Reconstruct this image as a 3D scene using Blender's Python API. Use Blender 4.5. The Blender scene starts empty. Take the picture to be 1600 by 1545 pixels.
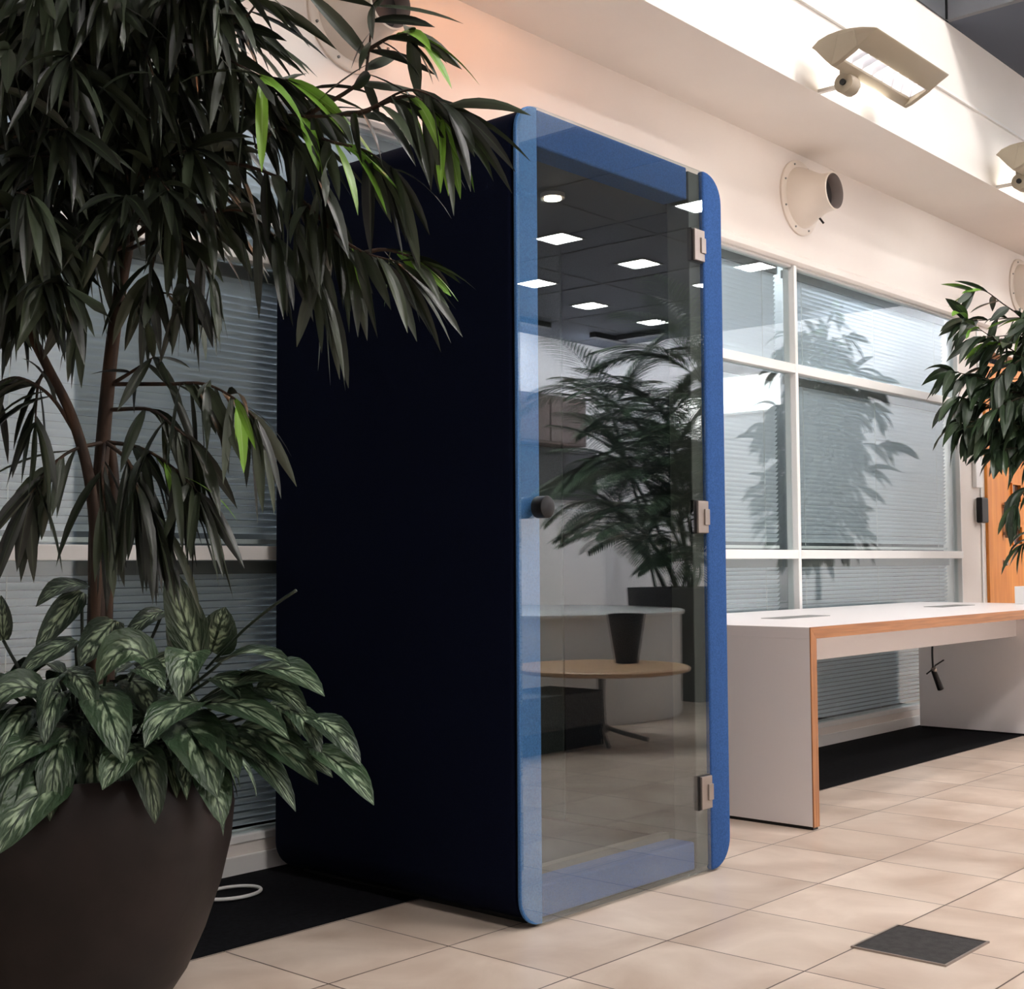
import bpy, bmesh, math, random
from mathutils import Vector, Matrix
PI=math.pi
SC=bpy.context.scene; COL=SC.collection
rnd=random.Random(7)
# ---------------------------------------------------------------- camera
RT=Vector((0.66318,-0.748433,-0.006319)); UP=Vector((-0.035012,-0.039455,0.998608)); FW=Vector((0.747641,0.662035,0.05237))
FP=2069.5; CAMZ=1.0
cd=bpy.data.cameras.new('camera'); co=bpy.data.objects.new('camera',cd); COL.objects.link(co)
cd.sensor_width=36; cd.lens=36*FP/1600; cd.clip_start=.05
RT.normalize(); FW=(FW-FW.dot(RT)*RT).normalized(); UP=RT.cross(FW)
co.matrix_world=Matrix(((RT.x,UP.x,-FW.x,0),(RT.y,UP.y,-FW.y,0),(RT.z,UP.z,-FW.z,CAMZ),(0,0,0,1)))
SC.camera=co
def P3(px,py,d):
    """surveyed point: direction of sight and distance -> place in the room"""
    return Vector((0,0,CAMZ))+ (RT*(px-800)/FP-UP*(py-772.5)/FP+FW)*d
# ---------------------------------------------------------------- materials
def mat(name,col=(.5,.5,.5),rough=.5,metal=0,spec=.5,emit=None,es=0):
    m=bpy.data.materials.new(name); m.use_nodes=True; b=m.node_tree.nodes['Principled BSDF']
    b.inputs['Base Color'].default_value=(*col,1); b.inputs['Roughness'].default_value=rough
    b.inputs['Metallic'].default_value=metal; b.inputs['Specular IOR Level'].default_value=spec
    if emit: b.inputs['Emission Color'].default_value=(*emit,1); b.inputs['Emission Strength'].default_value=es
    return m
def N(m,t,**k):
    n=m.node_tree.nodes.new(t)
    for a,v in k.items(): setattr(n,a,v)
    return n
def noise_tint(m,c1,c2,scale=8,detail=4,stretch=None,bump=0,bscale=None,lo=.35,hi=.65):
    nt=m.node_tree; L=nt.links; b=nt.nodes['Principled BSDF']
    tc=N(m,'ShaderNodeTexCoord'); mp=N(m,'ShaderNodeMapping'); L.new(tc.outputs['Object'],mp.inputs[0])
    if stretch: mp.inputs['Scale'].default_value=stretch
    n=N(m,'ShaderNodeTexNoise'); n.inputs['Scale'].default_value=scale; n.inputs['Detail'].default_value=detail
    L.new(mp.outputs[0],n.inputs['Vector'])
    r=N(m,'ShaderNodeValToRGB'); r.color_ramp.elements[0].position=lo; r.color_ramp.elements[1].position=hi
    r.color_ramp.elements[0].color=(*c1,1); r.color_ramp.elements[1].color=(*c2,1)
    L.new(n.outputs['Fac'],r.inputs[0]); L.new(r.outputs[0],b.inputs['Base Color'])
    if bump:
        n2=N(m,'ShaderNodeTexNoise'); n2.inputs['Scale'].default_value=bscale or scale*6; L.new(tc.outputs['Object'],n2.inputs['Vector'])
        bp=N(m,'ShaderNodeBump'); bp.inputs['Strength'].default_value=bump; bp.inputs['Distance'].default_value=.002
        L.new(n2.outputs['Fac'],bp.inputs['Height']); L.new(bp.outputs[0],b.inputs['Normal'])
    return m
def glass(name,r0,tint=(1,1,1),power=5,rough=0.0):
    m=bpy.data.materials.new(name); m.use_nodes=True; nt=m.node_tree; L=nt.links
    for n in list(nt.nodes):
        if n.type!='OUTPUT_MATERIAL': nt.nodes.remove(n)
    out=[n for n in nt.nodes if n.type=='OUTPUT_MATERIAL'][0]
    g=N(m,'ShaderNodeNewGeometry'); d=N(m,'ShaderNodeVectorMath',operation='DOT_PRODUCT')
    L.new(g.outputs['Normal'],d.inputs[0]); L.new(g.outputs['Incoming'],d.inputs[1])
    a=N(m,'ShaderNodeMath',operation='ABSOLUTE'); L.new(d.outputs['Value'],a.inputs[0])
    s=N(m,'ShaderNodeMath',operation='SUBTRACT'); s.inputs[0].default_value=1; L.new(a.outputs[0],s.inputs[1])
    p=N(m,'ShaderNodeMath',operation='POWER'); L.new(s.outputs[0],p.inputs[0]); p.inputs[1].default_value=power
    ma=N(m,'ShaderNodeMath',operation='MULTIPLY_ADD'); L.new(p.outputs[0],ma.inputs[0]); ma.inputs[1].default_value=1-r0; ma.inputs[2].default_value=r0
    t=N(m,'ShaderNodeBsdfTransparent'); t.inputs[0].default_value=(*tint,1)
    gl=N(m,'ShaderNodeBsdfGlossy'); gl.inputs['Roughness'].default_value=rough; gl.inputs['Color'].default_value=(.90,.96,1,1)
    mx=N(m,'ShaderNodeMixShader'); L.new(ma.outputs[0],mx.inputs[0]); L.new(t.outputs[0],mx.inputs[1]); L.new(gl.outputs[0],mx.inputs[2])
    L.new(mx.outputs[0],out.inputs['Surface']); return m
M={}
M['wall']=noise_tint(mat('wall_paint',(.78,.71,.66),.6),(.765,.70,.65),(.81,.75,.70),1.2,3)
M['beam']=noise_tint(mat('beam_paint',(.8,.77,.72),.55),(.78,.75,.70),(.83,.80,.76),1.0,3)
M['white']=mat('white_frame',(.80,.79,.77),.35)
M['greyslab']=mat('grey_upper_wall',(.085,.09,.10),.6)
M['ceil']=mat('dark_ceiling',(.062,.075,.105),.7)
M['room']=mat('far_wall_paint',(.80,.79,.80),.6)
M['dark']=mat('dark_wall',(.03,.03,.035),.8)
M['carpet']=noise_tint(mat('carpet_dark',(.006,.006,.008),.95,spec=.1),(.003,.003,.004),(.007,.007,.009),60,3,bump=.4)
def fabric(name,c,ro=.9):
    m=noise_tint(mat(name,c,ro,spec=.08),tuple(v*.82 for v in c),tuple(min(1,v*1.12) for v in c),220,2,bump=.35,bscale=900); 
    b=m.node_tree.nodes['Principled BSDF']; b.inputs['Sheen Weight'].default_value=.0; return m
M['navy']=fabric('navy_felt',(.0024,.0044,.0155))
M['blue']=fabric('blue_felt',(.034,.092,.26))
M['blue_sheen']=fabric('blue_felt_sheen',(.075,.19,.42))  # same felt as the right strip, paled for the glass sheen over it
M['inner']=fabric('charcoal_felt',(.035,.037,.045))
M['innerg']=fabric('grey_green_felt',(.075,.09,.085))
M['podceil']=mat('pod_ceiling',(.055,.048,.042),.7)
M['black']=mat('black_plastic',(.006,.006,.007),.35,spec=.3)
M['rubber']=mat('black_gap',(.004,.004,.005),.9)
M['steel']=mat('brushed_steel',(.36,.31,.28),.42,.85)
M['alu']=mat('grey_post',(.22,.22,.21),.5,.3)
M['podglass']=glass('door_glass',.115,(.93,.96,.95))
M['winglass']=glass('window_glass',.09,(.92,.96,.96))
M['blind']=mat('blind_slat',(.76,.79,.82),.45)
_m=M['blind']; _b=_m.node_tree.nodes['Principled BSDF']; _t=_m.node_tree.nodes.new('ShaderNodeBsdfTranslucent'); _t.inputs[0].default_value=(.66,.72,.84,1)
_x=_m.node_tree.nodes.new('ShaderNodeMixShader'); _x.inputs[0].default_value=.20; _o=_m.node_tree.nodes['Material Output']
_m.node_tree.links.new(_b.outputs[0],_x.inputs[1]); _m.node_tree.links.new(_t.outputs[0],_x.inputs[2]); _m.node_tree.links.new(_x.outputs[0],_o.inputs[0])
M['office']=mat('added_tube',(1,1,1),.5,emit=(.93,.96,1),es=17); M['office2']=mat('added_tube_bright',(1,1,1),.5,emit=(.95,.98,1),es=46)
M['table']=mat('white_laminate',(.84,.80,.80),.32)
M['lam']=mat('beige_enamel',(.34,.29,.215),.45)
M['duct']=mat('duct_enamel',(.74,.66,.58),.38)
M['hole']=mat('duct_inside',(.03,.025,.025),.7)
M['tube']=mat('tube_glow',(1,1,1),.5,emit=(1,.94,.86),es=15)
M['tubew']=mat('warm_tube_glow',(1,.9,.8),.5,emit=(1,.38,.14),es=40)
M['louvre']=mat('louvre_reflector',(.75,.73,.78),.25,.8,emit=(1,.96,1),es=.35)
M['panel']=mat('panel_glow',(1,1,1),.5,emit=(1,.955,.925),es=60)
M['spot']=mat('spot_glow',(1,1,1),.5,emit=(1,.86,.68),es=30)
M['pane_glow']=mat('glowing_pane',(1,1,1),.5,emit=(1,.97,.88),es=3.4)
M['drum']=mat('white_gloss',(.82,.82,.82),.25)
M['cable']=mat('white_cable',(.7,.7,.68),.5)
M['potL']=noise_tint(mat('bronze_pot',(.02,.01,.01),.5,.0,.3),(.009,.006,.0055),(.017,.011,.010),6,5,bump=.25,bscale=40)
M['soil']=noise_tint(mat('soil',(.02,.015,.01),.95),(.012,.009,.006),(.035,.025,.018),50,5,bump=.6)
M['bark']=noise_tint(mat('bark',(.09,.05,.03),.8),(.010,.006,.004),(.055,.026,.012),14,5,stretch=(3,3,.35),bump=.7,bscale=60)
M['grate']=noise_tint(mat('floor_box_lid',(.02,.018,.018),.85),(.014,.012,.012),(.028,.025,.024),40,3,bump=.3)
M['brown']=mat('brown_cabinet',(.16,.12,.115),.6)
M['screen']=mat('dark_board',(.06,.06,.066),.5)
M['teal']=mat('teal_cloth',(.10,.26,.22),.8)
def wood(name,c1,c2,st,sc=6,rough=.42):
    return noise_tint(mat(name,c1,rough),c1,c2,sc,6,stretch=st,lo=.3,hi=.7)
M['edge']=wood('oiled_oak_edge',(.26,.095,.030),(.47,.20,.075),(1,6,30),4)
M['edgev']=wood('oiled_oak_edge_upright',(.26,.095,.030),(.47,.20,.075),(30,6,1),4)
M['door']=wood('orange_oak_veneer',(.64,.20,.022),(.80,.30,.045),(9,9,.8),3)
M['tabwood']=wood('pale_oak',(.5,.30,.17),(.62,.40,.24),(2,14,1),4)
def make_floor():
    m=mat('stone_tiles',(.6,.5,.42),.28); nt=m.node_tree; L=nt.links; b=nt.nodes['Principled BSDF']
    tc=N(m,'ShaderNodeTexCoord'); sp=N(m,'ShaderNodeSeparateXYZ'); L.new(tc.outputs['Object'],sp.inputs[0])
    def lin(o,off,per):
        a=N(m,'ShaderNodeMath',operation='SUBTRACT'); L.new(sp.outputs[o],a.inputs[0]); a.inputs[1].default_value=off
        d=N(m,'ShaderNodeMath',operation='DIVIDE'); L.new(a.outputs[0],d.inputs[0]); d.inputs[1].default_value=per
        r=N(m,'ShaderNodeMath',operation='ROUND'); L.new(d.outputs[0],r.inputs[0])
        s=N(m,'ShaderNodeMath',operation='SUBTRACT'); L.new(d.outputs[0],s.inputs[0]); L.new(r.outputs[0],s.inputs[1])
        ab=N(m,'ShaderNodeMath',operation='ABSOLUTE'); L.new(s.outputs[0],ab.inputs[0])
        fl=N(m,'ShaderNodeMath',operation='FLOOR'); L.new(d.outputs[0],fl.inputs[0])
        return ab,fl
    ax,fx=lin(0,2.94,.4108); ay,fy=lin(1,2.472,.4075)
    mn=N(m,'ShaderNodeMath',operation='MINIMUM'); L.new(ax.outputs[0],mn.inputs[0]); L.new(ay.outputs[0],mn.inputs[1])
    lt=N(m,'ShaderNodeMath',operation='LESS_THAN'); L.new(mn.outputs[0],lt.inputs[0]); lt.inputs[1].default_value=.0055
    cb=N(m,'ShaderNodeCombineXYZ'); L.new(fx.outputs[0],cb.inputs[0]); L.new(fy.outputs[0],cb.inputs[1])
    wn=N(m,'ShaderNodeTexWhiteNoise',noise_dimensions='3D'); L.new(cb.outputs[0],wn.inputs['Vector'])
    n=N(m,'ShaderNodeTexNoise'); n.inputs['Scale'].default_value=3.2; n.inputs['Detail'].default_value=6; n.inputs['Distortion'].default_value=.6
    vm=N(m,'ShaderNodeVectorMath',operation='MULTIPLY_ADD'); L.new(wn.outputs['Color'],vm.inputs[0]); vm.inputs[1].default_value=(9,9,9)
    L.new(tc.outputs['Object'],vm.inputs[2]); L.new(vm.outputs[0],n.inputs['Vector'])
    r=N(m,'ShaderNodeValToRGB'); e=r.color_ramp.elements; e[0].position=.3; e[1].position=.7
    e[0].color=(.47,.36,.285,1); e[1].color=(.68,.57,.48,1); L.new(n.outputs['Fac'],r.inputs[0])
    mr=N(m,'ShaderNodeMapRange'); mr.inputs['To Min'].default_value=.90; mr.inputs['To Max'].default_value=1.05; L.new(wn.outputs['Value'],mr.inputs['Value'])
    h=N(m,'ShaderNodeVectorMath',operation='SCALE'); L.new(r.outputs[0],h.inputs[0]); L.new(mr.outputs[0],h.inputs['Scale'])
    mx=N(m,'ShaderNodeMix',data_type='RGBA'); L.new(lt.outputs[0],mx.inputs['Factor']); L.new(h.outputs[0],mx.inputs[6]); mx.inputs[7].default_value=(.06,.04,.03,1)
    L.new(mx.outputs[2],b.inputs['Base Color'])
    rr=N(m,'ShaderNodeMapRange'); rr.inputs['To Min'].default_value=.25; rr.inputs['To Max'].default_value=.42; L.new(n.outputs['Fac'],rr.inputs['Value']); L.new(rr.outputs[0],b.inputs['Roughness'])
    return m
M['floor']=make_floor()
def leafmat(name,base,base2,rib,variegated=False,rough=.38):
    m=mat(name,base,rough,spec=.5); nt=m.node_tree; L=nt.links; b=nt.nodes['Principled BSDF']
    uv=N(m,'ShaderNodeUVMap'); sp=N(m,'ShaderNodeSeparateXYZ'); L.new(uv.outputs[0],sp.inputs[0])
    at=N(m,'ShaderNodeAttribute',attribute_name='leafv')
    mx=N(m,'ShaderNodeMix',data_type='RGBA'); mx.inputs[6].default_value=(*base,1); mx.inputs[7].default_value=(*base2,1); L.new(at.outputs['Fac'],mx.inputs['Factor'])
    a=N(m,'ShaderNodeMath',operation='SUBTRACT'); L.new(sp.outputs[0],a.inputs[0]); a.inputs[1].default_value=.5
    ab=N(m,'ShaderNodeMath',operation='ABSOLUTE'); L.new(a.outputs[0],ab.inputs[0])
    cur=mx.outputs[2]
    if variegated:
        w=N(m,'ShaderNodeTexWave',wave_type='BANDS',bands_direction='Y'); 
        # chevron veins: v + |u-.5|*1.2
        ma=N(m,'ShaderNodeMath',operation='MULTIPLY_ADD'); L.new(ab.outputs[0],ma.inputs[0]); ma.inputs[1].default_value=-.75; L.new(sp.outputs[1],ma.inputs[2])
        cb=N(m,'ShaderNodeCombineXYZ'); L.new(ab.outputs[0],cb.inputs[0]); L.new(ma.outputs[0],cb.inputs[1]); L.new(at.outputs['Fac'],cb.inputs[2])
        L.new(cb.outputs[0],w.inputs['Vector']); w.inputs['Scale'].default_value=1.9; w.inputs['Distortion'].default_value=9; w.inputs['Detail'].default_value=4; w.inputs['Detail Scale'].default_value=2.2
        n=N(m,'ShaderNodeTexNoise'); n.inputs['Scale'].default_value=5; n.inputs['Detail'].default_value=6; L.new(cb.outputs[0],n.inputs['Vector'])
        wl=N(m,'ShaderNodeMath',operation='MULTIPLY_ADD'); L.new(w.outputs['Fac'],wl.inputs[0]); wl.inputs[1].default_value=.5; wl.inputs[2].default_value=.5; mm=N(m,'ShaderNodeMath',operation='MULTIPLY'); L.new(wl.outputs[0],mm.inputs[0]); L.new(n.outputs['Fac'],mm.inputs[1])
        fade=N(m,'ShaderNodeMapRange'); fade.inputs['From Min'].default_value=.10; fade.inputs['From Max'].default_value=.46; fade.inputs['To Min'].default_value=1; fade.inputs['To Max'].default_value=.12; L.new(ab.outputs[0],fade.inputs['Value'])
        m3=N(m,'ShaderNodeMath',operation='MULTIPLY'); L.new(mm.outputs[0],m3.inputs[0]); L.new(fade.outputs[0],m3.inputs[1])
        rp=N(m,'ShaderNodeMapRange'); rp.inputs['From Min'].default_value=.24; rp.inputs['From Max'].default_value=.52; L.new(m3.outputs[0],rp.inputs['Value'])
        x=N(m,'ShaderNodeMix',data_type='RGBA'); L.new(rp.outputs[0],x.inputs['Factor']); L.new(cur,x.inputs[6]); x.inputs[7].default_value=(.30,.39,.25,1); cur=x.outputs[2]
        bp=N(m,'ShaderNodeBump'); bp.inputs['Strength'].default_value=.5; bp.inputs['Distance'].default_value=.004; L.new(w.outputs['Fac'],bp.inputs['Height']); L.new(bp.outputs[0],b.inputs['Normal'])
    lt=N(m,'ShaderNodeMath',operation='LESS_THAN'); L.new(ab.outputs[0],lt.inputs[0]); lt.inputs[1].default_value=.035
    x2=N(m,'ShaderNodeMix',data_type='RGBA'); L.new(lt.outputs[0],x2.inputs['Factor']); L.new(cur,x2.inputs[6]); x2.inputs[7].default_value=(*rib,1)
    L.new(x2.outputs[2],b.inputs['Base Color'])
    return m
M['leaf']=leafmat('willow_fig_leaf',(.005,.007,.004),(.048,.064,.036),(.035,.05,.025),rough=.40)
M['leafy']=leafmat('young_fig_leaf',(.13,.30,.03),(.22,.42,.05),(.30,.48,.14))
M['leafr']=leafmat('broad_fig_leaf',(.010,.020,.010),(.04,.07,.03),(.06,.09,.05))
M['agl']=leafmat('variegated_leaf',(.012,.026,.014),(.035,.07,.03),(.012,.03,.012),True,.42)
M['palm']=leafmat('palm_leaflet',(.05,.095,.055),(.13,.20,.12),(.10,.15,.09))
# ---------------------------------------------------------------- mesh helpers
def box(bm,x0,x1,y0,y1,z0,z1):
    v=[bm.verts.new(p) for p in ((x0,y0,z0),(x1,y0,z0),(x1,y1,z0),(x0,y1,z0),(x0,y0,z1),(x1,y0,z1),(x1,y1,z1),(x0,y1,z1))]
    for f in ((0,3,2,1),(4,5,6,7),(0,1,5,4),(1,2,6,5),(2,3,7,6),(3,0,4,7)): bm.faces.new([v[i] for i in f])
def prism(bm,pts,f,a,b):
    """outline pts (2D) placed by f(u,v,t) at t=a and t=b"""
    A=[bm.verts.new(f(u,v,a)) for u,v in pts]; B=[bm.verts.new(f(u,v,b)) for u,v in pts]; n=len(pts)
    bm.faces.new(A); bm.faces.new(B[::-1])
    for i in range(n): bm.faces.new((A[i],B[i],B[(i+1)%n],A[(i+1)%n]))
def ring(bm,outer,inner,f,a,b):
    n=len(outer); O=[[bm.verts.new(f(u,v,t)) for u,v in outer] for t in (a,b)]; I=[[bm.verts.new(f(u,v,t)) for u,v in inner] for t in (a,b)]
    for i in range(n):
        j=(i+1)%n
        bm.faces.new((O[0][i],O[0][j],I[0][j],I[0][i])); bm.faces.new((O[1][j],O[1][i],I[1][i],I[1][j]))
        bm.faces.new((O[0][j],O[0][i],O[1][i],O[1][j])); bm.faces.new((I[0][i],I[0][j],I[1][j],I[1][i]))
def rrect(x0,x1,z0,z1,r,n=8):
    pts=[]
    for cx,cz,a0 in ((x1-r,z1-r,0),(x0+r,z1-r,90),(x0+r,z0+r,180),(x1-r,z0+r,270)):
        for i in range(n+1):
            a=math.radians(a0+90*i/n); pts.append((cx+r*math.cos(a),cz+r*math.sin(a)))
    return pts
XZ=lambda u,v,t:(u,t,v)
def cyl(bm,p0,p1,r0,r1=None,n=20,cap=True):
    p0=Vector(p0);p1=Vector(p1); r1=r0 if r1 is None else r1; d=(p1-p0).normalized()
    a=d.orthogonal().normalized(); b=d.cross(a)
    A=[bm.verts.new(p0+(a*math.cos(2*PI*i/n)+b*math.sin(2*PI*i/n))*r0) for i in range(n)]
    B=[bm.verts.new(p1+(a*math.cos(2*PI*i/n)+b*math.sin(2*PI*i/n))*r1) for i in range(n)]
    for i in range(n): bm.faces.new((A[i],A[(i+1)%n],B[(i+1)%n],B[i]))
    if cap: bm.faces.new(A[::-1]); bm.faces.new(B)
def tube(bm,pts,rad,n=8):
    pts=[Vector(p) for p in pts]; rs=rad if isinstance(rad,(list,tuple)) else [rad]*len(pts); prev=None; up=None
    for i,p in enumerate(pts):
        t=(pts[min(i+1,len(pts)-1)]-pts[max(i-1,0)]).normalized()
        up=(t.orthogonal() if up is None else (up-up.dot(t)*t)).normalized(); b=t.cross(up)
        R=[bm.verts.new(p+(up*math.cos(2*PI*k/n)+b*math.sin(2*PI*k/n))*rs[i]) for k in range(n)]
        if prev:
            for k in range(n): bm.faces.new((prev[k],prev[(k+1)%n],R[(k+1)%n],R[k]))
        else: bm.faces.new(R[::-1])
        prev=R
    bm.faces.new(prev)
def lathe(bm,prof,c,n=48,axis='z',capb=True,capt=False):
    c=Vector(c); prev=None
    for r,h in prof:
        R=[]
        for k in range(n):
            a=2*PI*k/n
            R.append(bm.verts.new(c+(Vector((r*math.cos(a),r*math.sin(a),h)) if axis=='z' else Vector((r*math.cos(a),h,r*math.sin(a))))))
        if prev:
            for k in range(n): bm.faces.new((prev[k],prev[(k+1)%n],R[(k+1)%n],R[k]))
        elif capb: bm.faces.new(R[::-1])
        prev=R
    if capt: bm.faces.new(prev)
def spline(pts,n=6):
    """Catmull-Rom"""
    P=[Vector(p) for p in pts]; 
    if len(P)<3: return [P[0].lerp(P[-1],i/n) for i in range(n+1)]
    P=[2*P[0]-P[1]]+P+[2*P[-1]-P[-2]]; out=[]
    for i in range(1,len(P)-2):
        for k in range(n):
            t=k/n; a,b,c,d=P[i-1:i+3]
            out.append(.5*((2*b)+(c-a)*t+(2*a-5*b+4*c-d)*t*t+(3*b-a-3*c+d)*t**3))
    out.append(P[-2]); return out
def obj(name,bm,m,parent=None,bevel=0,smooth=False,seg=2,fix=True):
    if fix: bmesh.ops.recalc_face_normals(bm,faces=bm.faces)
    me=bpy.data.meshes.new(name); bm.to_mesh(me); bm.free()
    o=bpy.data.objects.new(name,me); COL.objects.link(o); me.materials.append(M[m] if isinstance(m,str) else m)
    if bevel:
        md=o.modifiers.new('bevel','BEVEL'); md.width=bevel; md.segments=seg; md.limit_method='ANGLE'; md.angle_limit=math.radians(40)
    if smooth:
        for p in me.polygons: p.use_smooth=True
        if smooth!='all':
            md=o.modifiers.new('es','EDGE_SPLIT'); md.split_angle=math.radians(38)
    if parent is not None:
        o.parent=parent; o.matrix_parent_inverse=Matrix.Translation(-parent.location)
    return o
def thing(name,loc,label,cat,group=None):
    o=bpy.data.objects.new(name,None); COL.objects.link(o); o.location=loc; o.empty_display_size=.1
    o['label']=label; o['category']=cat
    if group:o['group']=group
    return o
def tag(o,label,cat,group=None,kind=None):
    o['label']=label;o['category']=cat
    if group:o['group']=group
    if kind:o['kind']=kind
    return o
def struct(name,bm,m,**k):
    o=obj(name,bm,m,**k)
    if o.parent is None: o['kind']='structure'
    return o
def boxes(*bs):
    bm=bmesh.new()
    for b in bs: box(bm,*b)
    return bm
# ---------------------------------------------------------------- room shell
YW=3.555; XR=14.8; YF=-6.55; XL=-3.6; ZC=4.04
struct('floor',boxes((XL,XR,YF,YW+.75,-.12,0)),'floor')
o=obj('carpet_strip',boxes((XL,8.86,2.885,YW-.012,0.0,.003)),'carpet'); tag(o,'black carpet strip along the foot of the window wall','carpet')
# back wall with window openings x 0..8.45, z .10..2.62
BAYS=[(-2.45,-.42),(-.39,1.67),(1.70,4.22),(4.25,6.30),(6.33,8.45)]
struct('wall_back',boxes((XL,XR,YW,YW+.12,2.655,3.23),(8.45,9.0,YW,YW+.12,0,2.655),(10.2,XR,YW,YW+.12,0,2.655),(9.0,10.2,YW,YW+.12,2.45,2.655),(XL,8.45,YW,YW+.12,0,.10),(XL,-2.48,YW,YW+.12,.1,2.655)),'wall')
struct('wall_office',boxes((XL,8.9,4.25,4.3,0,3.2)),mat('office_wall_paint',(.16,.17,.18),.7))
struct('baseboard_back',boxes((XL,9.0,YW-.012,YW,0,.062)),'white',bevel=.003)
bm=bmesh.new(); prism(bm,[(YW,2.60),(YW-.02,2.60),(YW-.035,2.615),(YW-.035,2.645),(YW-.022,2.66),(YW,2.672)],lambda u,v,t:(t,u,v),-2.16,9.0); struct('trim_1',bm,'wall',bevel=.002)
struct('ceiling_soffit',boxes((XL,XR,3.0141,YW+.12,3.23,3.30),),'wall')
struct('wall_beam',boxes((XL,XR,3.01,3.014,3.23,4.04),(XL,XR,3.014,3.10,3.301,4.04)),'beam')
struct('trim_2',boxes((XL,XR,2.994,3.0105,3.622,3.640)),'white',bevel=.002)
struct('wall_upper',boxes((XL,7.10,3.0,3.10,4.041,5.6)),'greyslab')
struct('wall_bulkhead',boxes((7.10,7.14,YF,3.0,4.04,5.6)),mat('pale_grey_bulkhead',(.13,.135,.15),.6))
struct('trim_3',boxes((7.088,7.10,2.99,3.001,4.041,5.6)),'black')
struct('ceiling',boxes((7.141,XR,YF,3.009,4.04,4.12)),'ceil')
struct('ceiling_upper',boxes((XL,7.14,YF,3.1,5.6,5.68)),'ceil')
struct('wall_right',boxes((XR,XR+.1,YF,YW+.12,0,5.6)),'room')
struct('wall_front',boxes((XL,XR,YF-.1,YF,0,5.6)),'room')
struct('wall_left',boxes((XL-.1,XL,YF,YW+.12,0,5.6)),'room')
# suspended ceiling grid lines, as far as they show
bm=bmesh.new()
for x in (8.15,9.98,11.35,12.72,14.1): box(bm,x-.008,x+.008,YF,2.9,4.033,4.0405)
for y in (-5.6,-3.9,-2.2,-.65,.9,2.4): box(bm,7.15,XR,y-.008,y+.008,4.033,4.0405)
struct('trim_4',bm,'greyslab')
# ---------------------------------------------------------------- windows and blinds
RAILS=[(.10,1.018),(1.065,2.014),(2.063,2.60)]
for i,(x0,x1) in enumerate(BAYS):
    r=bpy.data.objects.new('window_%d'%(i+1),None); COL.objects.link(r); r.location=((x0+x1)/2,YW,.1); r['kind']='structure'
    bm=boxes((x0-.03,x0+.0,YW-.015,YW+.055,.10,2.60),(x0,x1,YW-.015,YW+.05,1.018,1.065),(x0,x1,YW-.015,YW+.05,2.014,2.063),(x0,x1,YW-.005,YW+.05,.10,.125),(x0,x1,YW+.0,YW+.05,2.59,2.655))
    if i==len(BAYS)-1: box(bm,x1-.012,x1+.0,YW-.008,YW+.05,.10,2.60)
    obj('window_frame',bm,'white',r,bevel=.003)
    for z0,z1 in RAILS: obj('pane',boxes((x0,x1,YW+.018,YW+.024,z0,z1)),'winglass',r)
YB=YW+.085
def blind(x0,x1,z0,z1,label):
    t=thing('venetian_blind',((x0+x1)/2,YB,z0),label,'blind','venetian blinds behind the glass wall')
    xa,xb=x0+.045,x1-.045
    bm=bmesh.new(); z=z1-.05; p=.0235; k=0
    while z>z0+.03:
        jj=rnd.uniform(-.0006,.0006); pr=[]
        for q in range(4):
            s=q/3-.5; ang=math.radians(50+rnd.uniform(-1,1)); 
            pr.append((YB+s*.027*math.cos(ang)+0.0022*(1-4*s*s)*-1, z+jj-s*.027*math.sin(ang)))
        vs=[[bm.verts.new((x,y,zz)) for y,zz in pr] for x in (xa,xb)]
        for q in range(3): bm.faces.new((vs[0][q],vs[1][q],vs[1][q+1],vs[0][q+1]))
        z-=p
    obj('slats',bm,'blind',t,smooth='all',fix=False)
    obj('headrail',boxes((xa-.01,xb+.01,YB-.02,YB+.02,z1-.045,z1-.001)),'alu',t,bevel=.002)
    obj('bottom_rail',boxes((xa,xb,YB-.012,YB+.012,z0+.008,z0+.024)),'white',t,bevel=.002)
    for k in range(3):
        x=xa+.15+(xb-xa-.3)*k/2; obj('ladder_cord',boxes((x-.0012,x+.0012,YB-.017,YB-.015,z0+.02,z1-.04)),'cable',t)
rown=['low','middle','top']
bayn=['','at far left behind the tree crown','behind the potted tree and booth','just right of the booth','in the wide bay before the orange door']
for i,(x0,x1) in enumerate(BAYS):
    for j,(z0,z1) in enumerate(RAILS):
        if i==0: continue
        blind(x0,x1,z0,z1,'%s row venetian blind %s'%(rown[j],bayn[i]))
struct('ceiling_office',boxes((XL,8.9,YW+.12,4.3,3.0,3.05)),'room')
struct('floor_office',boxes((XL,8.9,YW+.12,4.3,-.01,.0)),'carpet')
for k,x in enumerate((.1,2.3,5.0,7.3)):  # unseen lights added to brighten the blinds from behind
    t=thing('added_light',(x,4.0,3.0),'linear light added behind the blinds, out of sight','ceiling light','added lights behind the blinds')
    obj('housing',boxes((x-.6,x+.6,3.93,4.07,2.96,2.9995)),'white',t); obj('diffuser',boxes((x-.58,x+.58,3.94,4.06,2.955,2.961)),'office' if x<4 else 'office2',t)
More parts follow.
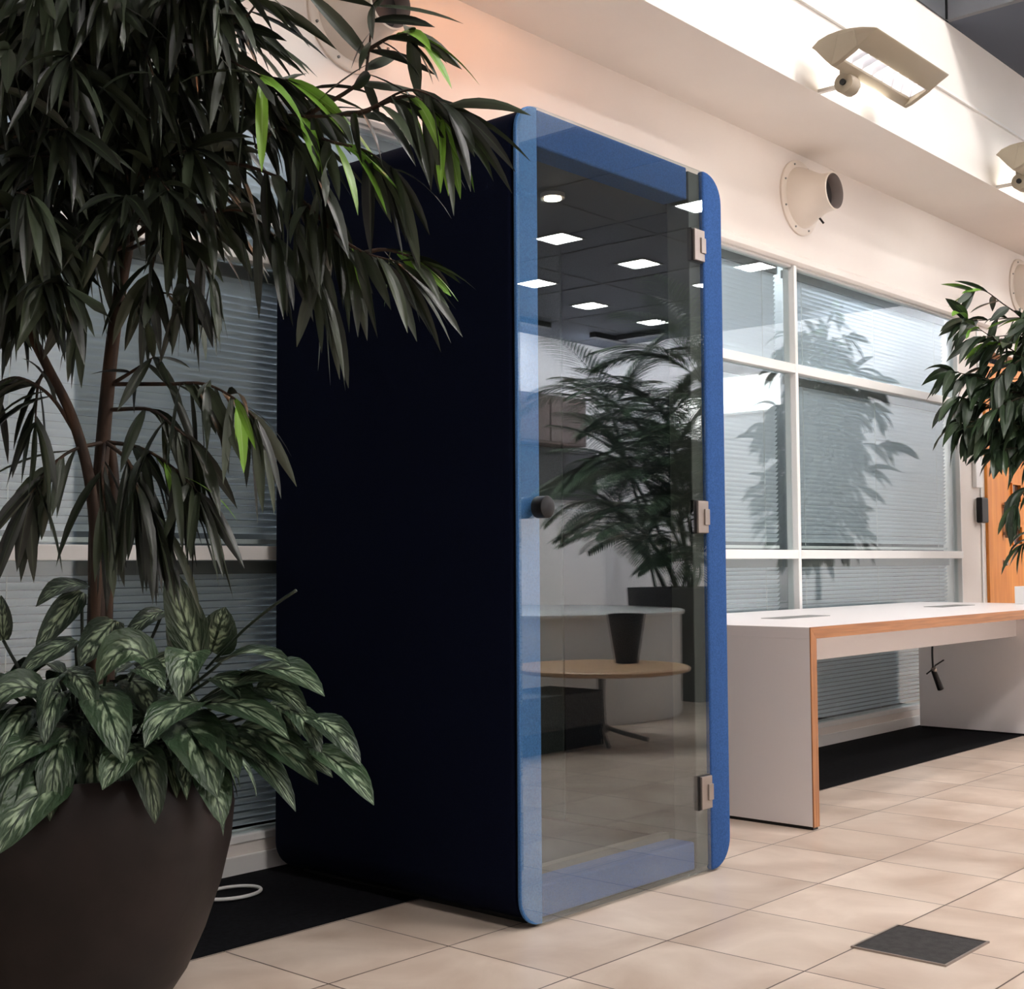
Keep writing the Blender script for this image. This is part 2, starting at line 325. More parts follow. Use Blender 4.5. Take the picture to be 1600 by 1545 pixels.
# ---------------------------------------------------------------- booth
PX0,PX1,PY0,PY1,PZ1=2.747,3.787,2.41,3.476,2.30
pod=thing('phone_booth',((PX0+PX1)/2,(PY0+PY1)/2,0),'tall dark blue felt phone booth with a glass door, standing on the tiles','booth')
ou=rrect(PX0,PX1,.012,PZ1,.095); inn=rrect(PX0+.07,PX1-.09,.08,PZ1-.09,.03)
bm=bmesh.new(); ring(bm,ou,inn,XZ,PY0+.024,PY1); obj('shell',bm,'navy',pod,bevel=.012,smooth=True,seg=3)
bm=bmesh.new(); ring(bm,rrect(PX0+.012,PX1-.012,.02,PZ1-.01,.085),rrect(PX0+.07,PX1-.09,.08,PZ1-.09,.03),XZ,PY0+.012,PY0+.025); obj('gasket',bm,'rubber',pod)
obj('back_panel',boxes((PX0+.06,PX1-.08,PY1-.05,PY1-.005,.06,PZ1-.07)),'inner',pod)
# front lips: rounded uprights that close the shell, left one behind the door glass
def lip(x0,x1,left,m,y0,y1,r=.085):
    z0,z1=.006,PZ1+.002; pts=[]
    if left:
        pts=[(x1,z1),(x0+r,z1)]+[(x0+r-r*math.sin(a),z1-r+r*math.cos(a)) for a in [PI/2*i/9 for i in range(1,10)]]+[(x0,z0+r)]+[(x0+r-r*math.cos(a),z0+r-r*math.sin(a)) for a in [PI/2*i/9 for i in range(1,10)]]+[(x1,z0)]
    else:
        pts=[(x0,z0),(x1-r,z0)]+[(x1-r+r*math.sin(a),z0+r-r*math.cos(a)) for a in [PI/2*i/9 for i in range(1,10)]]+[(x1,z1-r)]+[(x1-r+r*math.cos(a),z1-r+r*math.sin(a)) for a in [PI/2*i/9 for i in range(1,10)]]+[(x0,z1)]
    q=[pts[0]]
    for p in pts[1:]:
        if (Vector(p)-Vector(q[-1])).length>1e-4: q.append(p)
    bm=bmesh.new(); prism(bm,q,XZ,y0,y1); return obj('front_edge',bm,m,pod,bevel=.0025 if left else .008,smooth=True,seg=3)
a=lip(PX0+.002,PX0+.094,True,'blue_sheen',PY0+.002,PY0+.0125,.080); a['label']='left edge strip behind the glass, blue paled for the glass sheen'
a=lip(PX1-.112,PX1,False,'blue',PY0-.012,PY0+.0125,.095); a['label']='bright blue right edge strip'
obj('top_beam',boxes((PX0+.098,3.605,PY0+.005,PY0+.10,2.192,2.3005)),'blue',pod,bevel=.006)
obj('bottom_beam',boxes((PX0+.098,3.600,PY0+.005,PY0+.10,.020,.108)),'blue',pod,bevel=.006)
obj('hinge_post',boxes((3.610,3.6755,PY0+.003,PY0+.09,.02,2.290)),mat('dark_post',(.055,.058,.052),.6),pod,bevel=.003)
obj('plinth_or_shade',boxes((PX0+.08,PX1-.12,PY0+.05,PY1-.05,0,.03)),'rubber',pod)
obj('interior_ceiling',boxes((PX0+.06,PX1-.08,PY0+.10,PY1-.05,2.195,2.23)),'podceil',pod)
obj('interior_floor',boxes((PX0+.06,PX1-.08,PY0+.10,PY1-.05,.05,.085)),'inner',pod)
obj('threshold',boxes((PX0+.10,3.60,PY0+.10,PY0+.135,.05,.125)),mat('threshold_dark',(.06,.055,.05),.5),pod,bevel=.003)
s=obj('acoustic_panel',boxes((PX1-.105,PX1-.09,PY0+.12,3.015,.09,2.19)),'inner',pod,bevel=.003)
s=obj('acoustic_panel',boxes((PX1-.102,PX1-.09,3.025,PY1-.055,.09,2.19)),'innerg',pod,bevel=.003); s['label']='grey green panel at the back corner'
obj('acoustic_panel',boxes((PX0+.07,PX0+.085,PY0+.12,PY1-.055,.09,2.19)),'inner',pod,bevel=.003)
bm=bmesh.new(); cyl(bm,(3.257,2.70,2.194),(3.257,2.70,2.180),.040); fx=obj('ceiling_spot',bm,'steel',pod)
bm=bmesh.new(); cyl(bm,(3.257,2.70,2.1798),(3.257,2.70,2.176),.027); obj('lens',bm,'spot',fx)
r_=.082; gx,gz0,gz1=PX0+.0025,.010,PZ1-.001
gp=[(3.672,gz0),(3.672,gz1),(gx+r_,gz1)]+[(gx+r_-r_*math.sin(a),gz1-r_+r_*math.cos(a)) for a in [PI/2*i/10 for i in range(1,10)]]+[(gx,gz1-r_),(gx,gz0+r_)]+[(gx+r_-r_*math.cos(a),gz0+r_-r_*math.sin(a)) for a in [PI/2*i/10 for i in range(1,10)]]+[(gx+r_,gz0)]
bm=bmesh.new(); prism(bm,gp,XZ,PY0-.009,PY0-.001); dr=obj('glass_door',bm,'podglass',pod)
bm=bmesh.new()
cyl(bm,(2.806,PY0-.009,1.157),(2.806,PY0-.022,1.157),.018,.018); cyl(bm,(2.806,PY0-.020,1.157),(2.806,PY0-.058,1.157),.031,.031,32)
obj('door_knob',bm,'black',pod,bevel=.003,smooth=True)
for z in (2.044,1.149,.261):
    h=obj('hinge',boxes((3.612,3.671,PY0-.019,PY0-.0095,z-.052,z+.052)),'steel',pod,bevel=.002)
    obj('hinge_backing',boxes((3.604,3.671,PY0-.0105,PY0+.006,z-.055,z+.055)),'black',h,bevel=.001)
    obj('hinge_knuckle',boxes((3.645,3.672,PY0-.024,PY0-.018,z-.026,z+.026)),'steel',h,bevel=.002)
# ---------------------------------------------------------------- long table
TX0,TX1,TY0,TY1,TZ=4.482,7.695,2.475,3.50,.755; TT=.044
tb=thing('long_table',((TX0+TX1)/2,(TY0+TY1)/2,0),'long white waterfall table with an orange oak edge beside the booth','table')
E_=.004
obj('tabletop',boxes((TX0,TX1,TY0+E_,TY1,TZ-TT,TZ)),'table',tb,bevel=.0015)
for x0,x1 in ((TX0,TX0+TT),(TX1-TT,TX1)):
    l=obj('leg_panel',boxes((x0,x1,TY0+E_,TY1,.012,TZ-TT)),'table',tb,bevel=.0015)
    obj('foot_strip',boxes((x0+.004,x1-.004,TY0+.006,TY1-.01,0,.012)),'black',l)
    bm=bmesh.new(); prism(bm,[(x0,.010),(x1,.010),(x1,TZ-TT) if x0==TX0 else (x1,TZ),(x0,TZ) if x0==TX0 else (x0,TZ-TT)],XZ,TY0,TY0+E_+.001)
    obj('wood_edge',bm,'edgev',l)
bm=bmesh.new(); prism(bm,[(TX0+.0005,TZ),(TX0+TT,TZ-TT),(TX1-TT,TZ-TT),(TX1-.0005,TZ)],XZ,TY0-.0004,TY0+E_+.001); obj('wood_edge',bm,'edge',tb)
obj('apron',boxes((TX0+TT,TX1-TT,2.905,2.925,.566,TZ-TT)),'table',tb,bevel=.002)
for cx,cy in ((5.28,2.985),(7.03,3.03)):
    obj('cable_flap',boxes((cx-.21,cx+.21,cy-.055,cy+.055,TZ-.001,TZ+.002)),'alu',tb,bevel=.001)
# cable hanging below
hc=thing('hanging_cable',(6.73,3.0,.30),'black cable end with a plug hanging below the white table apron','cable')
bm=bmesh.new(); tube(bm,spline([(6.735,3.0,.712),(6.735,3.0,.60),(6.725,3.0,.52),(6.73,3.0,.43)],5),.0055,8); obj('cord',bm,'black',hc,smooth='all')
bm=bmesh.new(); cyl(bm,(6.73,3.0,.432),(6.785,2.985,.325),.014,.018,12); obj('plug',bm,'black',hc,smooth=True)
for tp in ([(6.73,3.0,.43),(6.76,3.0,.45),(6.82,2.98,.475)],[(6.73,3.0,.43),(6.70,3.0,.425),(6.672,3.01,.41)]):
    bm=bmesh.new(); tube(bm,tp,.004,6); obj('cable_tie',bm,'black',hc)
bm=bmesh.new(); cyl(bm,(6.722,2.995,.436),(6.738,2.995,.424),.013,.013,12); obj('collar',bm,'steel',hc)
# small white box on the table's far end
o=obj('white_box',boxes((7.52,7.65,2.70,2.86,TZ,TZ+.10)),'white',bevel=.003); tag(o,'small plain white box standing on the far end of the long table','box')
# ---------------------------------------------------------------- pier fittings and orange door
d=bpy.data.objects.new('door_1',None); COL.objects.link(d); d.location=(9.6,YW,0); d['kind']='structure'
obj('door_frame',boxes((8.862,9.10,YW-.02,YW+.12,0,2.36),(10.10,10.25,YW-.02,YW+.12,0,2.36),(9.10,10.10,YW-.02,YW+.12,2.26,2.36)),'door',d,bevel=.004)
bm=boxes((9.112,9.36,YW+.01,YW+.05,.01,2.25),(9.52,10.09,YW+.01,YW+.05,.01,2.25))
zs=[.01,1.12,1.24,1.42,1.54,1.72,1.84,2.25]
for k in range(0,8,2): box(bm,9.36,9.52,YW+.01,YW+.05,zs[k],zs[k+1] if k+1<len(zs) else 2.25)
obj('door_leaf',bm,'door',d)
for z0,z1 in ((1.12,1.24),(1.42,1.54),(1.72,1.84)):
    v=obj('vision_panel',boxes((9.37,9.51,YW+.02,YW+.03,z0,z1)),mat('smoked_pane',(.09,.05,.04),.15),d)
    bm=bmesh.new(); ring(bm,[(9.35,z0-.012),(9.53,z0-.012),(9.53,z1+.012),(9.35,z1+.012)],[(9.366,z0),(9.514,z0),(9.514,z1),(9.366,z1)],XZ,YW-.002,YW+.012); obj('bead',bm,'door',v)
bm=bmesh.new(); box(bm,9.185,9.225,YW-.03,YW-.005,1.06+.10,1.41); box(bm,9.195,9.215,YW-.006,YW+.012,1.18,1.20); box(bm,9.195,9.215,YW-.006,YW+.012,1.37,1.39); obj('door_handle',bm,'alu',d,bevel=.003)
bm=bmesh.new(); cyl(bm,(9.185,YW+.012,.985),(9.185,YW-.02,.985),.022,.018,16); obj('door_lock',bm,'steel',d,smooth=True)
struct('trim_5',boxes((8.775,8.795,YW-.010,YW,0,2.60)),'white',bevel=.002)
o=thing('door_reader',(8.74,YW,1.33),'small black door reader on the white pier left of the orange door','card reader')
obj('housing',boxes((8.685,8.80,YW-.05,YW-.008,1.255,1.425)),'black',o,bevel=.01,seg=3); obj('wall_plate',boxes((8.695,8.79,YW-.010,YW-.0001,1.262,1.418)),'white',o)
o=obj('wall_switch_box',boxes((8.655,8.765,YW-.03,YW-.0005,1.49,1.73)),'white',bevel=.006); tag(o,'white wall box on the pier just above the black door reader','switch box')
# ---------------------------------------------------------------- air nozzles
def nozzle(x,label,screws=True):
    t=thing('air_nozzle',(x,YW,2.99),label,'air vent','round air nozzles on the wall above the windows')
    c=(x,YW,2.985)
    bm=bmesh.new(); lathe(bm,[(.205,0),(.205,-.010),(.198,-.016),(.165,-.018)],c,64,'y'); obj('base_plate',bm,'duct',t,smooth=True)
    bm=bmesh.new(); lathe(bm,[(.168,-.016),(.163,-.030),(.150,-.060),(.130,-.095),(.112,-.130),(.103,-.160),(.100,-.190),(.1005,-.212),(.095,-.216)],c,64,'y',capb=False); obj('nozzle_cone',bm,'duct',t,smooth=True)
    bm=bmesh.new(); lathe(bm,[(.0955,-.2158),(.090,-.205),(.087,-.150)],c,64,'y',capb=False); obj('throat',bm,mat('duct_throat_shaded',(.20,.17,.16),.5),t,smooth='all')  # throat wall coloured darker for the shade inside
    bm=bmesh.new(); lathe(bm,[(.0875,-.151),(.001,-.151)],c,48,'y',capb=False); obj('throat_shade',bm,'hole',t)  # near-black disc stands for the shade deep in the nozzle
    for k in range(8):
        a=2*PI*(k+.5)/8; bm=bmesh.new(); p=Vector((x+.185*math.cos(a),YW-.014,2.985+.185*math.sin(a))); cyl(bm,p,p+Vector((0,-.008,0)),.006,.005,10); obj('screw',bm,'alu',t)
    bm=bmesh.new(); cyl(bm,(x+.04,YW-.10,2.985-.118),(x+.05,YW-.12,2.985-.15),.006,.006,8); obj('tilt_lever',bm,'black',t)
    return t
nozzle(3.145,'round cream air nozzle on the wall above the tree crown, lit orange')
nozzle(6.395,'round cream air nozzle jutting from the wall right of the booth top')
nozzle(9.60,'round cream air nozzle by the right edge, above the orange door')
# ---------------------------------------------------------------- luminaires on the beam
def luminaire(x0,label,warm=False):
    L_=.77; x1=x0+L_
    t=thing('wall_luminaire',(x0+.4,3.01,3.35),label,'lamp','cream luminaires along the white beam')
    YZ=lambda u,v,tt:(tt,u,v)
    top=[(2.934,3.372),(2.90,3.398),(2.85,3.412),(2.797,3.416),(2.74,3.412),(2.68,3.402),(2.62,3.383),(2.606,3.376)]
    low=[(2.612,3.370),(2.66,3.345),(2.704,3.318),(2.715,3.318),(2.715,3.36),(2.80,3.375),(2.80,3.29),(2.835,3.262),(2.87,3.30),(2.915,3.355)]
    bm=bmesh.new(); prism(bm,top+low,YZ,x0,x1); obj('hood',bm,'lam',t,bevel=.003,smooth=True)
    for ea in (x0-.004,x1-.03):
        bm=bmesh.new(); prism(bm,[(2.704,3.318),(2.72,3.400),(2.80,3.400),(2.835,3.262),(2.80,3.272)],YZ,ea,ea+.034); obj('end_cap',bm,'lam',t,bevel=.004)
    bm=bmesh.new()
    for k in range(7):
        xa=x0+.03+(L_-.06)*k/7; xb=xa+(L_-.06)/7
        v=[bm.verts.new(p) for p in ((xa+.004,2.716,3.322),(xb-.004,2.716,3.322),((xa+xb)/2+.02,2.745,3.372),((xa+xb)/2-.02,2.745,3.372),(xb-.004,2.799,3.300),(xa+.004,2.799,3.300),((xa+xb)/2+.02,2.775,3.365),((xa+xb)/2-.02,2.775,3.365))]
        for f in ((0,1,2,3),(4,5,7,6),(3,2,6,7),(0,3,7,5),(1,4,6,2)): bm.faces.new([v[i] for i in f])
    obj('louvre',bm,'louvre',t,fix=False)
    bm=bmesh.new(); tube(bm,[(x0+.05,2.757,3.355),(x1-.05,2.757,3.355)],.008,10); obj('lamp_tube',bm,'tubew' if warm else 'tube',t)
    # arm with round boss to the beam
    bm=bmesh.new(); cyl(bm,(x0+.16,2.86,3.235),(x0+.245,2.86,3.235),.048,.048,24); box(bm,x0+.172,x0+.232,2.835,2.885,3.23,3.33); obj('arm',bm,'lam',t,bevel=.004,smooth=True)
    obj('wall_bracket',boxes((x0+.192,x0+.218,2.89,3.0095,3.230,3.246)),'beam',t)
    bm=bmesh.new(); cyl(bm,(x0+.1605,2.86,3.235),(x0+.150,2.86,3.235),.015,.015,12); obj('arm_bolt',bm,'black',t)
    bm=bmesh.new(); cyl(bm,(x0+.25,2.868,3.228),(x0+.56,2.868,3.228),.024,.024,16); obj('uplight_tube',bm,'tubew' if warm else 'tube',t,smooth=True)
luminaire(5.42,'whole cream wall luminaire on the white beam, upper right')
luminaire(7.60,'cream wall luminaire cut by the right edge of the photo')
luminaire(3.24,'warm glowing cream luminaire on the beam above the tree',warm=True)
luminaire(9.78,'cream wall luminaire farthest along the white beam')
# ---------------------------------------------------------------- ceiling panel lights
def panel(x,y,z,s,label):
    t=thing('ceiling_light',(x,y,z),label,'ceiling light','square ceiling lights')
    h=s/2; bm=bmesh.new(); ring(bm,[(x-h-.02,y-h-.02),(x+h+.02,y-h-.02),(x+h+.02,y+h+.02),(x-h-.02,y+h+.02)],[(x-h,y-h),(x+h,y-h),(x+h,y+h),(x-h,y+h)],lambda u,v,t_:(u,v,t_),z-.014,z-.0005); obj('trim_frame',bm,'alu',t)
    obj('diffuser',boxes((x-h,x+h,y-h,y+h,z-.010,z-.002)),'panel',t)
PANELS=[(9.46,-2.96),(10.82,-3.03),(12.2,-3.05),(12.2,-4.75),(13.59,-4.83),(10.82,-4.4),(9.40,-1.35),(10.8,-1.35),(12.2,-1.35),(11.75,.10),(9.9,.10),(13.6,-2.9),(8.1,-2.96),(8.1,.3),(9.9,1.7),(12.0,1.7)]
PLAB={(9.46,-2.96):'light panel mirrored in the booth door, just below the warm spot',(10.82,-3.03):'light panel mirrored near the middle of the door top, level with the top hinge',
(12.2,-4.75):'light panel mirrored in the door, split by a glass edge, above the palm tops',(13.59,-4.83):'light panel mirrored lowest in the booth door, just above the palms',
(12.2,-3.05):'light panel mirrored as a small triangle below the top hinge',(10.82,-4.4):'light panel mirrored across the pale left edge strip of the booth',
(9.40,-1.35):'light panel mirrored at the top right corner of the booth door',(11.75,.10):'light panel mirrored in the top window right of the booth'}
for k,(x,y) in enumerate(PANELS):
    panel(x,y,4.04,.31,PLAB.get((x,y),'square white light panel in the dark ceiling, out of the photo'))
UP_=[(4.2,-.6),(5.9,-.6),(5.9,-2.6),(4.2,-2.6),(5.9,1.2),(1.5,-2.8),(1.5,-.8)]  # unseen upper panels added to brighten the hall
for x,y in UP_: panel(x,y,5.6,.6,'large square light panel added in the upper ceiling over the tiled hall')
# glowing framed panes high in the right wall
for k,(y0,y1,z0,z1) in enumerate(((-2.28,-1.38,2.95,3.42),(-5.35,-4.75,2.62,3.2))):
    w=bpy.data.objects.new('window_%d'%(6+k),None); COL.objects.link(w); w.location=(XR,(y0+y1)/2,z0); w['kind']='structure'
    obj('pane',boxes((XR-.012,XR-.004,y0,y1,z0,z1)),'pane_glow',w)
    bm=bmesh.new(); ring(bm,[(y0-.03,z0-.03),(y1+.03,z0-.03),(y1+.03,z1+.03),(y0-.03,z1+.03)],[(y0,z0),(y1,z0),(y1,z1),(y0,z1)],lambda u,v,t_:(t_,u,v),XR-.02,XR-.0005); obj('window_frame',bm,'white',w)
def added_washer(x,y,dx,dy,label):  # lamps added to brighten the far walls, housings made up
    t=thing('added_wash_light',(x,y,ZC),label,'added light','added wash lights by the far walls')
    ln=.35; a,b=(ln,.05) if dy else (.05,ln)
    obj('housing',boxes((x-a,x+a,y-b,y+b,ZC-.07,ZC-.001)),'black',t,bevel=.004)
    ld=bpy.data.lights.new('added_wash_lamp','AREA'); ld.shape='RECTANGLE'; ld.size=2*ln; ld.size_y=.06; ld.energy=WASH; ld.color=(.97,.96,1)
    lo=bpy.data.objects.new('lamp',ld); COL.objects.link(lo); lo.parent=t
    d_=Vector((dx,dy,-1.1)).normalized(); z=-d_; xx=Vector((0,1,0)) if dx else Vector((1,0,0)); yy=z.cross(xx)
    lo.matrix_local=Matrix(((xx.x,yy.x,z.x,dx*.06),(xx.y,yy.y,z.y,dy*.06),(xx.z,yy.z,z.z,-.085),(0,0,0,1)))
WASH=26
for y in (-5.4,-3.9,-2.2,-.5,1.2): added_washer(14.1,y,1,0,'black wash light added in the far ceiling by the right wall')
for x in (9.0,10.6,12.4,14.0): added_washer(x,-5.85,0,-1,'black wash light added in the far ceiling by the front wall')
# ---------------------------------------------------------------- floor box
gx0,gx1,gy0,gy1=3.195,3.468,1.408,1.665
g=thing('floor_box',((gx0+gx1)/2,(gy0+gy1)/2,0),'dark square floor box lid with a thin steel rim in the tiles','floor box')
obj('lid',boxes((gx0+.008,gx1-.008,gy0+.008,gy1-.008,0,.003)),'grate',g)
bm=bmesh.new(); ring(bm,[(gx0,gy0),(gx1,gy0),(gx1,gy1),(gx0,gy1)],[(gx0+.006,gy0+.006),(gx1-.006,gy0+.006),(gx1-.006,gy1-.006),(gx0+.006,gy1-.006)],lambda u,v,t_:(u,v,t_),0,.0045); obj('rim',bm,'steel',g)
# white cable coil on the carpet
bm=bmesh.new(); pts=[]
for k in range(40):
    a=math.radians(200-360*k/39*1.15); pts.append((2.47+.10*math.cos(a),3.335+.075*math.sin(a),.009+.0002*k))
pts=[(2.20,3.15,.009),(2.26,3.20,.009),(2.33,3.27,.009)]+pts
tube(bm,pts,.0055,8); o=obj('cable_coil',bm,'cable',smooth='all'); tag(o,'loose loop of white cable on the black carpet behind the pot','cable')
# ---------------------------------------------------------------- leaves
class Leaves:
    def __init__(s): s.v=[];s.f=[];s.uv=[];s.c=[]
    def add(s,base,dirv,L,w,bend,nrm,fold=.25,seg=6,shape='lance',wave=0,val=.5,stalk=.0,sag=None,pts=None):
        g=Vector((0,0,-1)); P=[]
        if pts: P=pts; seg=len(P)-1
        else:
            p=Vector(base); d=Vector(dirv).normalized(); st=L/seg; P=[p.copy()]
            for i in range(seg):
                d=(d+g*bend/seg).normalized(); p=p+d*st; P.append(p.copy())
        i0=len(s.v); n0=Vector(nrm); side=None; ph=rnd.uniform(0,6)
        for i,p in enumerate(P):
            t=(P[min(i+1,seg)]-P[max(i-1,0)]).normalized(); u=i/seg
            sd=t.cross(n0)
            if sd.length<.05: sd=t.orthogonal()
            sd.normalize()
            if side is not None and sd.dot(side)<0: sd=-sd
            side=sd; nn=sd.cross(t).normalized()
            if nn.dot(n0)<0: nn=-nn
            if shape=='lance': ww=math.sin(PI*min(1,(u*.96+.04))**.85)**.8
            else: ww=(math.sin(PI*min(1,u*.94+.06)**.72))**.7
            if i==seg: ww=.02
            h=w*.5*ww
            wv=wave*math.sin(ph+u*9)*h; wv2=wave*math.sin(ph+2+u*8)*h
            s.v+= [p-sd*h+nn*(fold*h+wv), p-sd*h*.5+nn*(fold*h*.55), p.copy(), p+sd*h*.5+nn*(fold*h*.55), p+sd*h+nn*(fold*h+wv2)]
        for i in range(seg):
            a=i0+i*5
            for k in range(4):
                s.f.append((a+k,a+k+1,a+k+6,a+k+5)); s.uv.append(((k/4,i/seg),((k+1)/4,i/seg),((k+1)/4,(i+1)/seg),(k/4,(i+1)/seg))); s.c.append(val)
    def build(s,name,m,parent):
        me=bpy.data.meshes.new(name); me.from_pydata([tuple(v) for v in s.v],[],s.f); ul=me.uv_layers.new(name='UVMap'); at=me.attributes.new('leafv','FLOAT','FACE')
        k=0; buf=[]
        for q in s.uv:
            for c in q: buf+=[c[0],c[1]]
        ul.data.foreach_set('uv',buf); at.data.foreach_set('value',s.c)
        o=bpy.data.objects.new(name,me); COL.objects.link(o); me.materials.append(M[m])
        for p in me.polygons: p.use_smooth=True
        if parent is not None: o.parent=parent; o.matrix_parent_inverse=Matrix.Translation(-parent.location)
        return o
def rv(s=1): return Vector((rnd.gauss(0,1),rnd.gauss(0,1),rnd.gauss(0,1)))*s
def clampL(p):
    p=Vector(p)
    if p.y>3.44: p.y=3.44
    if p.y>2.36 and p.x>2.70: p.x=2.70
    return p
# ---------------------------------------------------------------- left potted tree
PC=Vector((1.70,2.87,0))
pt=thing('plant_pot',PC,'large bulging dark bronze pot at the bottom left corner','plant pot')
prof=[(.20,0),(.215,.005),(.245,.05),(.285,.14),(.322,.25),(.345,.35),(.352,.43),(.345,.49),(.330,.525),(.322,.535),(.306,.533),(.302,.515),(.305,.47)]
bm=bmesh.new(); lathe(bm,prof,PC,72); obj('pot_body',bm,'potL',pt,smooth=True)
bm=bmesh.new(); lathe(bm,[(.306,.472),(.15,.485),(.001,.488)],PC,40,capb=False); obj('soil',bm,'soil',pt,smooth='all')
tree=thing('indoor_tree',PC+Vector((0,0,.48)),'tall indoor fig tree with long drooping dark leaves, in the bronze pot at left','tree')
def W3(l,d=3.15): return [clampL(P3(q[0],q[1],q[2] if len(q)>2 else d)) for q in l]
def limb(bmx,pts,r0,r1,n=8,sub=5):
    s=spline(pts,sub); k=len(s)-1; tube(bmx,s,[r0+(r1-r0)*i/k for i in range(k+1)],n); return s
bt=bmesh.new()
T1=W3([(150,1250),(152,1080),(152,980),(150,850),(160,700),(173,560),(188,450),(200,380),(206,300),(196,160),(186,20),(180,-90)],3.15)
limb(bt,T1,.021,.010,10); obj('trunk',bt,'bark',tree,smooth='all')
bt=bmesh.new(); T2=W3([(140,1250),(143,1080),(146,980),(150,870),(140,750),(112,650),(75,575),(40,505),(5,420),(-30,320),(-50,200)],3.08); limb(bt,T2,.016,.008,10); obj('trunk',bt,'bark',tree,smooth='all')
bt=bmesh.new(); T3=W3([(165,1250),(168,1080),(166,960),(172,850),(178,760),(172,690)],3.22); limb(bt,T3,.019,.012,10); obj('trunk',bt,'bark',tree,smooth='all')
LV=Leaves(); LY=Leaves(); tw=bmesh.new()
UPN=Vector((0,0,1))
def leaf_on(p,t,L=.19,droop=1.5,young=False,spread=.55,w=None):
    out=(t*.75+rv(spread)+Vector((0,0,-.50))).normalized(); droop*=.55
    L=1.14*L*rnd.uniform(.72,1.12); w=w or rnd.uniform(.021,.032)
    if L<.13: w*=.85
    n=(UPN*.7+rv(.55)).normalized()
    tgt=LY if young else LV
    endp=p+(out*.5+Vector((0,0,-.4)))*L
    if endp.y>3.45 or (endp.y>2.3 and endp.x>2.68) : out.y-=.6; out.x-=.2; out.normalize()
    tgt.add(p,out,L,w,droop*rnd.uniform(.6,1.25),n,fold=rnd.uniform(.1,.5),val=rnd.random()**1.4)
def twig(keys,n=14,L=.19,droop=1.5,start=.35,r0=.0055,young=0,spread=.55):
    pts=[clampL(P3(*k)) for k in keys]; s=limb(tw,pts,r0,.0016,6,6)
    m=len(s)-1
    for i in range(n):
        u=start+(1-start)*(i+.5)/n; f=u*m; a=int(min(f,m-1)); p=s[a].lerp(s[a+1],f-a); t=(s[a+1]-s[a]).normalized()
        leaf_on(p,t,L,droop,rnd.random()<young,spread)
    t=(s[-1]-s[-2]).normalized()
    for k in range(4): leaf_on(s[-1],t,L,droop*.8,rnd.random()<young,.4)
D=3.0
TW=[ # keypoints (sight x, sight y, distance), leaves, length, droop
 ([(200,150,3.1),(330,150,3.0),(450,180,2.9),(560,175,2.8),(640,140,2.75),(700,165,2.72)],26,.19,1.6,.35,.10),
 ([(560,178,2.8),(640,150,2.75),(690,185,2.74)],12,.19,2.0,.3,.6),
 ([(480,180,2.9),(560,130,2.85),(575,90,2.85),(582,10,2.85)],12,.16,.7,.45,.06),
 ([(572,80,2.85),(610,58,2.83),(645,52,2.82)],7,.15,1.6,.3,.15),
 ([(430,170,2.95),(500,215,2.85),(570,235,2.8),(610,262,2.8)],14,.19,1.9,.3,.12),
 ([(206,300,3.1),(330,255,3.0),(430,275,2.9),(480,320,2.85),(520,360,2.83)],20,.19,1.9,.4,.02),
 ([(430,275,2.9),(455,340,2.85),(480,400,2.85),(505,440,2.85)],14,.19,2.2,.3,.03),
 ([(480,320,2.85),(530,370,2.82),(570,395,2.8),(618,408,2.8)],14,.18,1.7,.3,.06),
 ([(570,395,2.8),(600,390,2.8),(640,400,2.8)],5,.13,.9,.5,.1),
 ([(206,300,3.1),(300,330,3.0),(380,330,2.95),(430,370,2.92)],16,.19,2.0,.4,0),
 ([(400,230,2.95),(440,200,2.9),(480,235,2.86),(500,290,2.85)],12,.19,1.9,.3,.04),
 ([(196,160,3.1),(240,60,3.0),(300,0,2.95),(340,-30,2.9)],14,.18,1.4,.35,0),
 ([(260,60,3.0),(320,70,2.9),(370,100,2.85),(410,120,2.85)],14,.18,1.5,.35,.05),
 ([(330,60,2.9),(380,30,2.88),(405,0,2.88)],6,.16,.9,.4,.05),
 ([(186,20,3.1),(240,-40,3.0),(330,-60,2.9)],10,.18,1.4,.3,0),
 ([(330,150,3.0),(390,120,2.92),(450,125,2.9)],10,.18,1.3,.3,.05),
 # lower whorls below the crown
 ([(175,600,3.15),(215,575,3.1),(240,558,3.05)],4,.12,.6,.6,0),
 ([(175,600,3.15),(260,600,3.05),(320,600,3.0),(370,625,2.95),(400,655,2.95)],24,.19,1.9,.45,.06),
 ([(172,640,3.15),(235,640,3.05),(270,665,3.0),(300,690,3.0)],16,.18,2.2,.4,.05),
 ([(165,690,3.15),(220,700,3.05),(270,730,3.0),(310,770,2.95)],28,.20,2.0,.3,.05),
 ([(165,690,3.15),(200,720,3.0),(215,760,2.95),(240,800,2.93)],24,.21,2.2,.25,0),
 ([(165,690,3.15),(110,705,3.05),(70,740,3.0),(45,775,3.0)],15,.18,1.6,.4,0),
 ([(165,690,3.15),(160,740,3.0),(165,800,2.95)],12,.2,2.2,.3,0),
 ([(120,680,3.1),(80,620,3.05),(30,590,3.0),(-10,600,3.0)],13,.17,2.2,.35,0),
 ([(75,575,3.1),(60,600,3.05),(55,660,3.0)],5,.18,2.4,.3,0),
 ([(185,480,3.15),(225,455,3.05),(270,460,3.0)],4,.12,1.2,.5,0),
 ([(200,390,3.12),(240,375,3.05),(300,380,3.0),(330,430,3.0)],6,.17,2.0,.5,0),
 ([(200,380,3.1),(140,420,3.0),(130,470,2.97)],7,.18,2.3,.4,.1),
 ([(206,320,3.1),(270,340,3.0),(290,420,2.98),(300,450,2.98)],7,.17,2.3,.5,0),
 ([(240,300,3.1),(240,400,3.02),(232,440,3.02)],6,.18,2.3,.5,.0),
]
